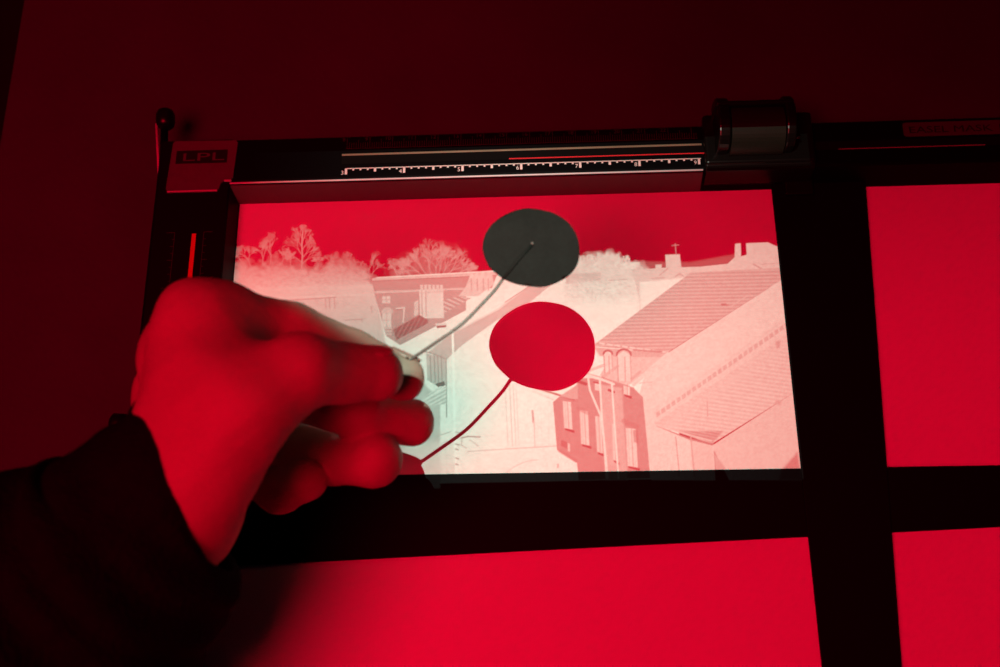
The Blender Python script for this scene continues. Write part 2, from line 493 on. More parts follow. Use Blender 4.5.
# skyline of chimneys on the right
fill([(632, 270), (650, 268.5), (664, 267.5), (700, 266.5), (728, 263.5), (735, 257), (735.5, 243.5), (741, 243), (741.5, 256), (747, 254.5), (746.5, 243), (768, 242), (777, 246), (790, 246), (795, 285), (640, 300)], 0.50)
fill([(665.5, 254.5), (680, 254), (682, 270), (666.5, 271)], 0.50)
fill([(655.5, 264.5), (662, 264), (662, 272), (656, 272)], 0.5)
line([(675.5, 243.5), (676.5, 254.5)], 0.22, .9); line([(672, 245.3), (679, 244.6)], 0.18, .8)
blob([(632, 272), (640, 264), (645, 266), (650, 272)], .4, .5, 262, 272, 3)
line([(660, 275), (668, 268)], 0.30, 1.2); line([(652, 278), (664, 277.5)], 0.33, 1.0)
line([(676, 276), (680, 273.5), (684, 276)], 0.32, 1.4)
line([(754, 264), (762, 268.5)], 0.28, 1.5); line([(762, 264), (790, 262.5)], 0.40, 1.2)
fill([(640, 282), (690, 277), (640, 312)], 0.76, 2)
# long tiled roof
def tiles(v, amp, per, sk):
    return lambda X, Y: v + amp * np.sin((Y + sk * X) * 2 * pi / per)
fill([(592, 346), (690, 273), (800, 266.5), (800, 268), (667, 353)], tiles(0.32, 0.065, 3.6, 0.02))
line([(690, 273), (800, 267)], 0.36, 1.2)
fill([(721, 303.5), (726, 303), (729, 305.5), (722, 305.5)], 0.13)
line([(730, 307), (747, 296)], 0.40, 1.0); line([(690, 331), (706, 320)], 0.36, .9)
for k in range(9):
    x = 600 + k * 7.6
    line([(x, 343 + k * 1.05), (x + 4.5, 343.8 + k * 1.05)], 0.55, 1.5)
# smooth slope under it
fill([(668, 353), (800, 268), (800, 326), (790, 327), (654, 416), (646, 420), (640, 392), (645, 374)], 0.56)
fill([(594, 347), (666, 353), (660, 360), (600, 356)], 0.34)
line([(634, 350), (662, 351.5)], 0.2, 1.6)
fill([(640, 357), (664, 357), (640, 378), (618, 392), (600, 375), (612, 357)], 0.45)
line([(668, 354), (634, 384)], 0.56, 4.0); line([(640, 383), (652, 382)], 0.42, .9)
# ridge with cogged tiles
fill([(646, 425), (654, 408), (795, 312), (800, 345), (670, 432)], 0.52)
for k in range(26):
    t0 = k / 26
    x = 656 + (790 - 656) * t0; y = 419 + (326 - 419) * t0
    fill([(x, y - 6), (x + 3.6, y - 8.5), (x + 4.6, y - 4.2), (x + 1.0, y - 1.6)], 0.34)

# lower tiled roof
fill([(654, 424), (800, 326), (805, 386), (712, 444)], tiles(0.45, 0.055, 4.0, -0.14))
fill([(654, 424), (800, 326), (800, 340), (672, 428)], 0.46, 6, 0.6)
fill([(676, 431), (724, 431), (713, 443)], tiles(0.24, 0.05, 3.0, -0.2), 2)
line([(657, 427), (690, 439), (714, 444.5)], 0.14, 2.0); line([(656, 424.5), (690, 435), (712, 441)], 0.48, 1.3)
line([(707.5, 402), (708, 416)], 0.27, 1.0)
fill([(776, 341), (781, 341), (780, 348), (777, 348)], 0.28, 1.5)
# gable ends and walls bottom right
fill([(712, 446), (803, 387), (812, 482), (730, 482), (724, 470)], 0.46)
fill([(776, 400), (782, 401), (781, 405), (775, 404)], 0.32, 2)
fill([(640, 392), (648, 400), (656, 426), (690, 440), (714, 446), (716, 482), (652, 482)], 0.55)
fill([(690, 440), (713, 446), (716, 482), (694, 482)], 0.46, 1.5)
for x in (676, 691): line([(x, 437), (x + 4, 478)], 0.30, 1.3)
fill([(714, 452), (727, 470), (716, 470)], 0.30, 1.5)
fill([(783, 469), (798, 452), (803, 482), (780, 482)], 0.16, 3)
# street facade
FAC = [(553, 402), (560, 396), (574, 399), (578, 378), (600, 378), (634, 388), (643, 397), (651, 480), (579, 482), (577, 463), (557, 450)]
fill(FAC, 0.185)
fill([(600, 384), (622, 388), (628, 482), (606, 482)], 0.33, 2)
line([(536, 388), (556, 394), (574, 400)], 0.10, 2.0); line([(533, 391), (554, 400)], 0.6, 1.2)
fill([(560, 396), (578, 384), (578, 399), (572, 399)], 0.30)
def window(x0, y0, x1, y1, lean=0.0, sill=True):
    fill([(x0, y0), (x1, y0 + 1), (x1 + lean, y1 + 1.5), (x0 + lean, y1)], 0.56)
    xm = (x0 + x1) / 2
    line([(xm + 0.5, y0 + 1), (xm + 0.5 + lean, y1)], 0.30, 1.0)
    line([(x0 + 2, y0 + 1), (x0 + 2 + lean, y1)], 0.42, .8)
    line([(x0, y0), (x0 + lean, y1)], 0.40, .8)
    if sill:
        fill([(x0 + lean, y1), (x1 + lean + 2, y1 + 2.5), (x1 + lean + 2, y1 + 5), (x0 + lean + 1, y1 + 2.2)], 0.035)
window(563, 401, 571, 428, 1.5); window(580, 410, 588, 444, 1.5); window(595.5, 416, 601, 452, 2)
window(626, 428, 636, 466, 2); window(624, 383, 630, 394, 0); window(612, 424, 616, 460, 1.5)
fill([(595, 383), (600, 384), (600, 391), (595, 390)], .5); line([(594, 382), (600, 383.5)], .04, 1.5)
line([(577.5, 381), (586, 384)], 0.05, 3.0); line([(609, 390), (614, 392)], 0.05, 2.5)
line([(578, 408), (588, 413)], 0.14, 4.0, .6); line([(624, 421), (637, 427)], 0.13, 5.0, .6)
fill([(633, 430), (638, 430), (639, 444), (634, 442)], 0.10, 1.5, .7)
fill([(561, 440), (567, 442), (567, 449), (561, 446)], 0.10); fill([(568, 443), (570, 444), (570, 452), (568, 451)], 0.5)
line([(560, 451), (576, 461)], 0.14, 3.5, .7)
for pts, wd in (([(588, 376), (590, 390), (601, 416), (604, 440), (607, 480)], 2.0), ([(600, 380), (602, 418), (608, 480)], 2.0), ([(612, 383), (615, 430), (619, 480)], 1.8), ([(585, 375), (600, 379), (614, 384)], 2.2)):
    line(pts, 0.66, wd)
# dormers with round heads
for x0, x1, y0, y1 in ((604, 612, 352, 373), (617.5, 630.5, 353, 381)):
    fill([(x0, y0 + 2), (x0 + (x1 - x0) * .5, y0 - 2.5), (x1, y0 + 2), (x1 + 1, y1), (x0 + 1, y1)], 0.58)
    xm = (x0 + x1) / 2; rr = (x1 - x0) / 2
    line([(xm + rr * 1.1 * cos(pi * (1 - k / 8)), y0 + 2 - rr * 0.9 * sin(pi * k / 8)) for k in range(9)], 0.09, 1.8)
    line([(x0, y0 + 4), (x0 + 1, y1)], 0.25, 1.2); line([(xm + 1, y0 + 4), (xm + 1.5, y1)], 0.30, 1.2); line([(x1, y0 + 3), (x1 + 1, y1)], 0.3, 1.0)
for a, b in (((588, 371), (604, 365)), ((603, 377), (618, 366)), ((632, 379), (640, 372))):
    line([a, b], 0.30, 3.0, .7)
line([(586, 373), (604, 378), (634, 388)], 0.13, 1.3, .7)

# uneven illumination put into the film, grain, strip added for the ruler, added masks
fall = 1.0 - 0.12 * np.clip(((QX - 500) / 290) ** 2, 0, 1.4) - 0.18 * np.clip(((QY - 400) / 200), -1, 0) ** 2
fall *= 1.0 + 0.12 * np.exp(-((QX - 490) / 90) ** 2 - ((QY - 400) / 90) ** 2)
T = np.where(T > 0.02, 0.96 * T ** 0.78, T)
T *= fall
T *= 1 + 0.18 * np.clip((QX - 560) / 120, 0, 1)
edge = np.where(GX < -0.042, -0.059 + (-0.042 - GX) * 0.44, -0.2)
hid = 1 / (1 + np.exp((GY - edge) / 0.0022))  # mask added to the film to keep lamp light off the hand
hid = np.maximum(hid, 1 / (1 + np.exp((GX + 0.100) / 0.003)) * (GY < -0.02))
T *= 1 - hid
T = np.where((GX > 0.1155) | ((GY < -0.0665) & ((GX < -0.060) | (GX > -0.012))), 0.0, T)  # added mask: no light past the opening except at the fingertip
T *= 1.0 + (rng.random(T.shape) - 0.5) * 0.12 + (N2 - 0.5) * 0.14 + (N4 - 0.5) * 0.06
T += 0.0008 * (rng.random(T.shape) - 0.4)
ruler_strip = (GY > 0.0653)  # clear strip added to the film so lamp light reaches the ruler
T = np.where(ruler_strip, (0.45 + 0.30 * np.exp(-((GX + 0.005) / 0.05) ** 2)) * (1 - 0.35 * np.clip((GX - 0.08) / 0.02, 0, 1)) * np.clip((GX + 0.112) / 0.04, 0.0, 1), T)
T[:, :4] = 0; T[:, -4:] = 0; T[:3, :] = 0; T[-3:, :] = 0
T = np.clip(T, 0, 1)

k = FD / LAMP[2]
fxs = LX + (GX - LX) * k; fys = LY + (GY - LY) * k
co = np.stack([fxs, fys, np.full_like(fxs, LZ - FD)], -1).reshape(-1, 3).astype(np.float32)
idx = np.arange(NX * NY).reshape(NY, NX)
quads = np.stack([idx[:-1, :-1], idx[:-1, 1:], idx[1:, 1:], idx[1:, :-1]], -1).reshape(-1).astype(np.int32)
me = bpy.data.meshes.new('negative_film')
me.vertices.add(NX * NY)
me.vertices.foreach_set('co', co.ravel())
nq = len(quads) // 4
me.loops.add(nq * 4)
me.loops.foreach_set('vertex_index', quads)
me.polygons.add(nq)
me.polygons.foreach_set('loop_start', np.arange(0, nq * 4, 4, dtype=np.int32))
me.update(calc_edges=True)
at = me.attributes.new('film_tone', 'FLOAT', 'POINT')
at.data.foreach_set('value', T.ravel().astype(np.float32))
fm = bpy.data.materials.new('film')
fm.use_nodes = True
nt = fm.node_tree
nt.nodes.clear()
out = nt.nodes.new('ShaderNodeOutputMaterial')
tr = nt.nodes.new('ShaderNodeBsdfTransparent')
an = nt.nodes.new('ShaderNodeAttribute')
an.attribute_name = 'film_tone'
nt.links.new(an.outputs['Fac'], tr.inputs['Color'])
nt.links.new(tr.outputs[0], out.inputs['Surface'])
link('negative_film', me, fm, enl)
# carrier plate around the film
bm = bmesh.new()
ax0, ax1, ay0, ay1 = fxs.min() + 1e-5, fxs.max() - 1e-5, fys.min() + 1e-5, fys.max() - 1e-5
zc = LZ - FD
n = 48
inner = [(ax0, ay0), (ax1, ay0), (ax1, ay1), (ax0, ay1)]
for x0, x1, y0, y1 in ((LX - 0.0236, LX + 0.0236, LY - 0.0236, ay0), (LX - 0.0236, LX + 0.0236, ay1, LY + 0.0236), (LX - 0.0236, ax0, ay0, ay1), (ax1, LX + 0.0236, ay0, ay1)):
    box(bm, x0, x1, y0, y1, zc - 0.0004, zc + 0.0006)
obj('negative_carrier', bm, M['ink'], enl)

# ---------------------------------------------------------------- safelight fitting around the red lamp
dirn = (SAFE - Vector((0, 0, 0.05))).normalized()
sf = props(empty('safelight', tuple(SAFE + dirn * 0.02)), 'round red darkroom safelight hanging over the bench', 'lamp')
bm = bmesh.new()
tube(bm, [SAFE + dirn * 0.012, SAFE + dirn * 0.03, SAFE + dirn * 0.09, SAFE + dirn * 0.12], [0.212, 0.215, 0.18, 0.06], 40)
obj('housing', bm, M['black'], sf)
bm = bmesh.new()
tube(bm, [SAFE + dirn * 0.004, SAFE + dirn * 0.0115], [0.205, 0.205], 40)
obj('filter_glass', bm, M['red_glass'], sf)

# ---------------------------------------------------------------- easel
eas = props(empty('enlarging_easel', (0.0, 0.0, ZB)), 'black two-bladed enlarging easel with white base panel and inch rulers', 'easel')
bm = bmesh.new(); box(bm, -0.1445, 0.31, -0.30, 0.0835, ZB, 0.0)
obj('base_panel', bm, M['white'], eas, bevel=0.001)

IX, IY = 0.11375, 0.0595                         # half size of the opening
ZT = 0.012
def rail_x0(y, z):
    return -IX - 0.0014 * (z / ZT) if y < 0.0643 else -0.1445
# back rail
RB = 0.0845
prof = [(IY, 0.0004), (IY + 0.0003, 0.0012), (0.0634, 0.0106), (0.0637, 0.0114), (0.0643, 0.0119), (0.0650, ZT), (RB - 0.001, ZT), (RB, ZT - 0.001), (RB, 0.0002), (IY + 0.004, 0.0002)]
X_EDGE = P(703, 171, 0.0115)[0]
bm = bmesh.new(); extrude_x(bm, prof, lambda y, z: -IX - 0.0014 * (z / ZT) if y < 0.064 else -0.1150, 0.31)
brail = obj('back_rail', bm, M['rail'], eas)
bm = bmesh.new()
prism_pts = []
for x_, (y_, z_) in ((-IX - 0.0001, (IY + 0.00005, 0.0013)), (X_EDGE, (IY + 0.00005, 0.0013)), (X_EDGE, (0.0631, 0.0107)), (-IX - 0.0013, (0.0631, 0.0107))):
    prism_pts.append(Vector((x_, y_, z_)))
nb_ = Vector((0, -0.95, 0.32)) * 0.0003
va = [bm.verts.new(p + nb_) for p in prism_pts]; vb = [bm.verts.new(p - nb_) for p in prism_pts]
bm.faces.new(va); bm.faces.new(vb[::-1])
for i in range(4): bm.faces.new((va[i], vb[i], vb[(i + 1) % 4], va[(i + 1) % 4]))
obj('front_bevel', bm, M['bevelpaint'], brail)  # thin pale skin over the black bevel, standing in for its red sheen
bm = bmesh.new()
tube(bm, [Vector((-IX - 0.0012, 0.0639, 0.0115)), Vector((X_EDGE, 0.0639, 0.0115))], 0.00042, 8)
obj('edge_highlight', bm, M['edge'], brail)  # thin pale rod in place of the highlight on the rounded edge
# left rail
prof = [(-IX, 0.0004), (-IX - 0.0003, 0.0011), (-0.1149, 0.0112), (-0.1154, ZT), (-0.1455, ZT), (-0.1470, ZT - 0.0015), (-0.1470, 0.0002), (-0.118, 0.0002)]
bm = bmesh.new(); extrude_y(bm, prof, -0.27, RB)
lrail = obj('left_rail', bm, M['black'], eas)

# slot, metal strips and scales on the back rail
def yb(px, py, z=ZT):
    return P(px, py, z)[1]
xs0 = P(342, 155, ZT)[0]; xs1 = P(702, 150, ZT)[0]
y1 = yb(400, 154.2); y2 = yb(400, 162.3); yt = yb(400, 167.2)
bm = bmesh.new(); box(bm, xs0, 0.30, y2, y1, ZT + 0.00002, ZT + 0.0001)
obj('slot', bm, M['groove'], brail)
bm = bmesh.new(); box(bm, xs0, xs1, y1 - 0.0002, y1 + 0.0007, ZT + 0.0001, ZT + 0.0006)
obj('metal_strip', bm, M['dullmetal'], brail, bevel=0.0002)
bm = bmesh.new(); box(bm, xs0, xs1, y2 - 0.0004, y2 + 0.0001, ZT + 0.0001, ZT + 0.0004)
obj('metal_strip', bm, M['groove'], brail, bevel=0.0001)
yr = yb(600, 156.6)
bm = bmesh.new(); box(bm, P(509, 159, ZT)[0], P(704, 153, ZT)[0], yr - 0.00025, yr + 0.00025, ZT + 0.0001, ZT + 0.0005)
obj('guide_line', bm, M['redline'], brail)
yr2 = yb(900, 147.6)
bm = bmesh.new(); box(bm, P(838, 148, ZT)[0], P(985, 146, ZT)[0], yr2 - 0.00016, yr2 + 0.00016, ZT + 0.0001, ZT + 0.0004)
obj('guide_line', bm, M['thread'], brail)

INCH = (P(699, 161, ZT)[0] - P(346, 172, ZT)[0]) / 6
X3 = P(346, 172, ZT)[0]
bm = bmesh.new()
zt0, zt1 = ZT + 0.00002, ZT + 0.00012
box(bm, X3 - 0.0003, X3 + 6 * INCH + 0.0009, yt - 0.00018, yt + 0.00018, zt0, zt1)
for i in range(49):
    x = X3 + i * INCH / 8
    if i % 8 == 0: L, wd = 0.0027, 0.0010
    elif i % 4 == 0: L, wd = 0.0017, 0.0010
    else: L, wd = 0.0009, 0.0008
    box(bm, x - wd / 2, x + wd / 2, yt - L, yt, zt0, zt1)
for i in range(7):
    text_into(bm, str(3 + i), (X3 + i * INCH - 0.0009, yt - 0.0027, ZT + 0.00002), 0.0018, align='RIGHT')
props(obj('ruler_scale', bm, M['tick'], brail), 'white inch scale numbered 3 to 9')
bm = bmesh.new()
yc = yb(400, 147.3)
box(bm, X3 - 0.0005, X3 + 6 * INCH, yc - 0.0001, yc + 0.0001, zt0, zt1)
for i in range(153):
    x = X3 + i * 0.001 * 0.972
    L = 0.0058 if i % 10 == 0 else (0.0042 if i % 5 == 0 else 0.0028)
    box(bm, x - 0.00010, x + 0.00010, yc, yc + L, zt0, zt1)
for i in range(15):
    text_into(bm, str(8 + i), (X3 + i * 0.00972 - 0.0008, yc + 0.0036, ZT + 0.00002), 0.0018, align='RIGHT')
props(obj('centimetre_scale', bm, M['dimtick'], brail), 'faint centimetre scale along the back of the rail')
# lettered label strip on the right
bm = bmesh.new()
a, b2 = P(902, 123, ZT), P(903, 137, ZT)
lx0, ly1, ly0 = a[0], a[1], b2[1]
rr = 0.0012
pts = [(0.27, ly0), (0.27, ly1)] + [(lx0 + rr - rr * sin(t), ly1 - rr + rr * cos(t)) for t in (0, .5, 1.0, pi / 2)] + [(lx0 + rr - rr * cos(t), ly0 + rr - rr * sin(t)) for t in (0, .5, 1.0, pi / 2)]
prism(bm, pts, ZT + 0.00002, ZT + 0.0002)
lab = obj('label_strip', bm, M['tape'], eas)
bm = bmesh.new()
text_into(bm, 'EASEL MASK 10-12', (lx0 + 0.002, ly0 + 0.0016, ZT + 0.0002), 0.0030, width=0.050)
obj('lettering', bm, M['ink'], lab)

# scales and guide on the left rail
bm = bmesh.new()
xa = P(194.5, 234, ZT)[0]
box(bm, xa - 0.0009, xa + 0.0009, -0.25, P(194.5, 234, ZT)[1], ZT + 0.00002, ZT + 0.0005)
obj('guide_line', bm, M['redline'], lrail)
bm = bmesh.new()
for xq, sgn in ((P(204, 232, ZT)[0], 1), (P(175, 232, ZT)[0], -1)):
    yq = P(204, 232, ZT)[1]
    box(bm, xq - 0.0001, xq + 0.0001, -0.20, yq, zt0, zt1)
    for i in range(60):
        L = (0.0036, 0.0010, 0.0014, 0.0010, 0.0022, 0.0010, 0.0014, 0.0010)[i % 8]
        y = yq - i * INCH / 8
        box(bm, min(xq, xq + sgn * L), max(xq, xq + sgn * L), y - 0.0001, y + 0.0001, zt0, zt1)
props(obj('ruler_scale', bm, M['dimtick'], lrail), 'faint scale along both sides of the left rail')

# name plate on the corner
PZ = ZT + 0.0010
pp = [P(175, 141, PZ), P(236, 140, PZ), P(238, 142, PZ), P(233, 177, PZ), P(230, 179.5, PZ), P(224, 180.5, PZ), P(220.5, 183, PZ), P(219, 188.5, PZ), P(216, 190, PZ), P(168, 191.5, PZ), P(165.5, 189, PZ), P(173, 143, PZ)]
bm = bmesh.new(); prism(bm, [(q[0], q[1]) for q in pp], ZT, PZ)
npl = props(obj('name_plate', bm, M['plate'], eas, bevel=0.0002), 'grey metal corner plate with a dark lettered band')
bm = bmesh.new()
for (xa, ya), (xb, yb_) in (((167, 191.3), (217, 190.0)), ((224, 180.2), (231, 179.3))):
    p, q = P(xa, ya, PZ), P(xb, yb_, PZ)
    box(bm, p[0], q[0], min(p[1], q[1]) - 0.0004, min(p[1], q[1]) + 0.0002, ZT + 0.0002, PZ + 0.00005)
obj('plate_highlight', bm, M['plate_highlight'], npl)  # pale strips paint the highlight on the lower plate edges
bz = PZ + 0.00002
q0, q1 = P(175.5, 164, bz), P(228, 149.5, bz)
bm = bmesh.new(); box(bm, q0[0], q1[0], q0[1], q1[1], bz, bz + 0.00006)
obj('dark_band', bm, M['ink'], npl)
bm = bmesh.new()
text_into(bm, 'LPL', (q0[0] + 0.0022, q0[1] + 0.0012, bz + 0.00006), (q1[1] - q0[1]) - 0.0024, width=(q1[0] - q0[0]) - 0.0044)
obj('lettering', bm, M['plate'], npl)

# lever with black knob at the back left corner
lz = 0.006
bm = bmesh.new()
tube(bm, [V(160.5, 199, lz), V(158.5, 165, lz + 0.001), V(156.5, 124, lz + 0.002)], 0.0006, 8)
lev = obj('lever', bm, M['light'], eas, True)
bm = bmesh.new()
kp = V(165.5, 128, lz + 0.001); kq = V(165.5, 110, lz + 0.001)
tube(bm, [kp, kp.lerp(kq, .12), kp.lerp(kq, .3), kp.lerp(kq, .7), kp.lerp(kq, .9), kq], [0.0026, 0.0036, 0.0041, 0.0041, 0.0034, 0.0022], 18)
obj('knob', bm, M['plastic'], lev, True)
bm = bmesh.new()
tube(bm, [V(163, 196, lz - .002), V(163.5, 160, lz - .002), V(164.5, 130, lz - .001)], 0.0016, 10)
obj('lever_arm', bm, M['black'], lev, True)
# clamp knob of the horizontal blade on the left side
bm = bmesh.new()
kq = V(122, 424, 0.010)
tube(bm, [kq + Vector((0.010, 0, 0)), kq + Vector((0.002, 0, 0)), kq + Vector((0.0015, 0, 0)), kq + Vector((-0.003, 0, 0)), kq + Vector((-0.004, 0, 0))], [0.002, 0.002, 0.0040, 0.0044, 0.0034], 18)
obj('clamp_knob', bm, M['plastic'], eas, True)

# blades: they taper to their free ends
bm = bmesh.new()
yl = -IY
prism(bm, [(-0.1440, yl), (0.30, yl), (0.30, P(1000, 527, 0.002)[1] + 0.004), (P(1000, 527, 0.002)[0], P(1000, 527, 0.002)[1]), (-0.1440, P(210, 567, 0.002)[1] - 0.0012)], 0.0009, 0.0020)
obj('horizontal_blade', bm, M['blade'], eas, bevel=0.0003)
bm = bmesh.new()
b1 = P(866, 187, 0.003); b3 = P(902, 667, 0.003)
sl_ = (b3[0] - b1[0]) / (b3[1] - b1[1])
prism(bm, [(IX, 0.0628), (IX, -0.215), (b1[0] + sl_ * (-0.215 - b1[1]), -0.215), (b1[0] + sl_ * (0.0628 - b1[1]), 0.0628)], 0.0022, 0.0032)
obj('vertical_blade', bm, M['blade'], eas, bevel=0.0003)

# slider that carries the vertical blade
sld = empty('slider', (P(757, 150, ZT)[0], 0.075, ZT)); sld.parent = eas; sld.location = Vector(sld.location) - Vector(eas.location)
def spart(name, bm, m, bevel=0.0, smooth=False):
    o = obj(name, bm, m, None, smooth, bevel)
    o.parent = sld
    o.location = -(Vector(sld.location) + Vector(eas.location))
    return o
X = lambda px, z=0.02: P(px, 150, z)[0]
bm = bmesh.new(); box(bm, X(703, ZT), X(812, ZT), 0.0640, 0.0870, ZT + 0.0006, ZT + 0.0046)
spart('carriage', bm, M['plastic'], 0.0012)
bm = bmesh.new()
extrude_x(bm, [(IY + 0.0012, 0.0034), (IY + 0.0006, 0.0060), (0.0620, 0.0138), (0.0636, 0.0154), (0.068, 0.0164), (0.068, 0.0135), (0.0645, 0.0125), (0.0626, 0.0100), (IY + 0.0016, 0.0036)], X(704, ZT), X(811, ZT))
spart('front_lip', bm, M['plastic'], 0.0003)
bm = bmesh.new(); box(bm, P(784, 185, .004)[0], P(812, 185, .004)[0], IY - 0.0050, IY + 0.002, 0.0033, 0.0056)
spart('blade_mount', bm, M['plastic'], 0.0006)
# thumb grip: a fluted drum between two cheeks
gx0, gx1 = X(733, .025), X(787, .025)
prof = []
for i in range(25):
    a = pi * (-0.10 + 1.1 * i / 24)
    prof.append((0.0775 - 0.0105 * cos(a), ZT + 0.0065 + 0.0095 * sin(a)))
prof += [(0.0880, ZT + 0.003), (0.068, ZT + 0.003)]
bm = bmesh.new(); extrude_x(bm, prof, gx0, gx1)
spart('thumb_grip', bm, M['grip'], 0.0, False)
for xa, xb in ((X(719, .025), X(733, .025)), (X(787, .025), X(799, .025))):
    bm = bmesh.new()
    prof2 = []
    for i in range(17):
        a = pi * i / 16
        prof2.append((0.0795 - 0.0115 * cos(a), ZT + 0.0085 + 0.0085 * sin(a)))
    prof2 += [(0.091, ZT + 0.003), (0.068, ZT + 0.003)]
    extrude_x(bm, prof2, xa + 0.0003, xb - 0.0003)
    spart('cheek', bm, M['plastic'], 0.0008)
bm = bmesh.new()
h0 = V(788, 131, 0.026); h1 = V(794, 138.5, 0.024); h2 = V(799, 137, 0.022)
tube(bm, [h0, h0.lerp(h1, .6), h1, h2], 0.0005, 8)
spart('spring_wire', bm, M['wire'], 0, True)
bm = bmesh.new(); box(bm, X(718, .025), X(797, .025), 0.0840, P(757, 99, ZT + 0.0165)[1], 0.0, ZT + 0.0165)
spart('rear_block', bm, M['plastic'], 0.0015)

# ---------------------------------------------------------------- paper
bm = bmesh.new(); box(bm, -0.1125 - 0.009, 0.123, -0.066, 0.0625, 0.0001, 0.00035)
props(obj('photographic_paper', bm, M['paper']), 'sheet of white photographic paper under the easel blades', 'paper')

# ---------------------------------------------------------------- dodging tool
HZ = 0.090
tool = props(empty('dodging_tool', tuple(P(530, 248, HZ))), 'round black card disc on a thin wire held over the paper', 'dodging tool')
out2 = [(482, 247), (484.5, 236), (490, 227), (499, 219.5), (510, 213), (521, 209.5), (531, 208.5), (543, 210), (553, 212.5), (563, 218), (571, 225.5), (577, 235),
        (579.5, 245), (579.5, 257), (576.5, 266.5), (570, 275), (561.5, 281), (552, 285.5), (542, 288), (532, 287), (521, 285.5), (511, 282.5), (502, 278), (494, 271), (488, 265), (484, 256)]
def smooth_loop(pts, it=1):
    for _ in range(it):
        pts = [q for a, b in zip(pts, pts[1:] + pts[:1]) for q in ((a[0] * .75 + b[0] * .25, a[1] * .75 + b[1] * .25), (a[0] * .25 + b[0] * .75, a[1] * .25 + b[1] * .75))]
    return pts
bm = bmesh.new()
loop = smooth_loop(out2, 1)
cen = P(530, 248, HZ)
top, bot = [], []
rings = []
for fr in (1.0, 0.75, 0.5, 0.25):
    ring = []
    for x, y in loop:
        q = P(x, y, HZ)
        q = cen + (q - cen) * fr
        dz = 0.00045 * sin((q[0] * 160) + (q[1] * 90)) + 0.0003 * sin(q[1] * 300)
        ring.append((q[0], q[1], HZ + dz))
    rings.append(ring)
up = [[bm.verts.new((p[0], p[1], p[2] + 0.0003)) for p in r] for r in rings]
lo = [[bm.verts.new((p[0], p[1], p[2] - 0.0003)) for p in r] for r in rings]
n = len(loop)
cu_ = bm.verts.new((cen[0], cen[1], HZ + 0.0004)); cl_ = bm.verts.new((cen[0], cen[1], HZ - 0.0003))
for ar, ce in ((up, cu_), (lo, cl_)):
    for a, b in zip(ar, ar[1:]):
        for i in range(n):
            bm.faces.new((a[i], a[(i + 1) % n], b[(i + 1) % n], b[i]))
    for i in range(n):
        bm.faces.new((ar[-1][i], ar[-1][(i + 1) % n], ce))
for i in range(n):
    bm.faces.new((up[0][i], up[0][(i + 1) % n], lo[0][(i + 1) % n], lo[0][i]))
obj('card_disc', bm, M['card'], tool, False)
wz = HZ - 0.0012
wp = spline([P(392, 372, wz), P(404, 364, wz), P(418, 354.5, wz), P(438, 341, wz), P(462, 324, wz), P(482, 304, wz), P(495, 290, wz), P(503, 279, wz), P(518, 260, wz), P(532, 245, wz)], 6)
bm = bmesh.new(); tube(bm, wp, 0.00052, 10)
obj('wire_handle', bm, M['wire'], tool, True)
bm = bmesh.new(); tube(bm, [V(503.5, 278.5, HZ + .0004), V(518, 260, HZ + .0005), V(532, 245, HZ + .0006)], [0.0005, 0.0006, 0.0005], 8)
obj('tape_ridge', bm, M['card'], tool, True)
bm = bmesh.new(); q = V(532.3, 243.5, HZ + .0007); bmesh.ops.create_uvsphere(bm, u_segments=10, v_segments=6, radius=0.0006, matrix=Matrix.Translation(q))
obj('wire_end', bm, M['wire'], tool, True)

# ---------------------------------------------------------------- hand (one continuous surface grown from a distance field)
person = props(empty('person', tuple(P(120, 560, 0.10))), 'left hand in a dark sleeve pinching the wire of the dodging tool', 'person')
J = lambda x, y, z, r: (np.array(P(x, y, z)), r * 0.001)
palm = [  # (joint a, joint b)
    (J(201, 321, .114, 10.8), J(184, 468, .114, 13.0)),      # index metacarpal
    (J(183, 352, .098, 10.6), J(172, 476, .101, 13.0)),      # middle metacarpal
    (J(173, 392, .080, 10.2), J(168, 482, .090, 12.5)),      # ring metacarpal
    (J(179, 415, .066, 9.6), J(180, 496, .082, 12.0)),       # little metacarpal
    (J(184, 468, .114, 13.0), J(176, 512, .108, 14.8)),      # wrist, thumb side
    (J(178, 490, .088, 13.0), J(176, 520, .090, 14.8)),      # wrist, little-finger side
    (J(176, 512, .108, 14.8), J(130, 570, .108, 18.0)),      # forearm inside the sleeve
    (J(176, 520, .090, 14.8), J(132, 575, .092, 18.0)),
    (J(198, 488, .116, 12.5), J(242, 408, .125, 11.8)),      # thumb metacarpal
    (J(214, 450, .106, 13.0), J(250, 425, .102, 11.0)),      # ball of the thumb
    (J(240, 398, .114, 11.0), J(212, 352, .110, 10.0)),      # web to the index
    (J(206, 455, .118, 14.0), J(214, 385, .119, 13.0)),
    (J(214, 385, .119, 13.0), J(215, 348, .115, 11.0)),
    (J(190, 430, .114, 14.0), J(203, 350, .112, 12.5)),
    (J(215, 400, .104, 12.0), J(196, 350, .102, 11.0)),
    (J(194, 524, .097, 10.5), J(218, 482, .080, 10.5)),      # heel of the hand
]
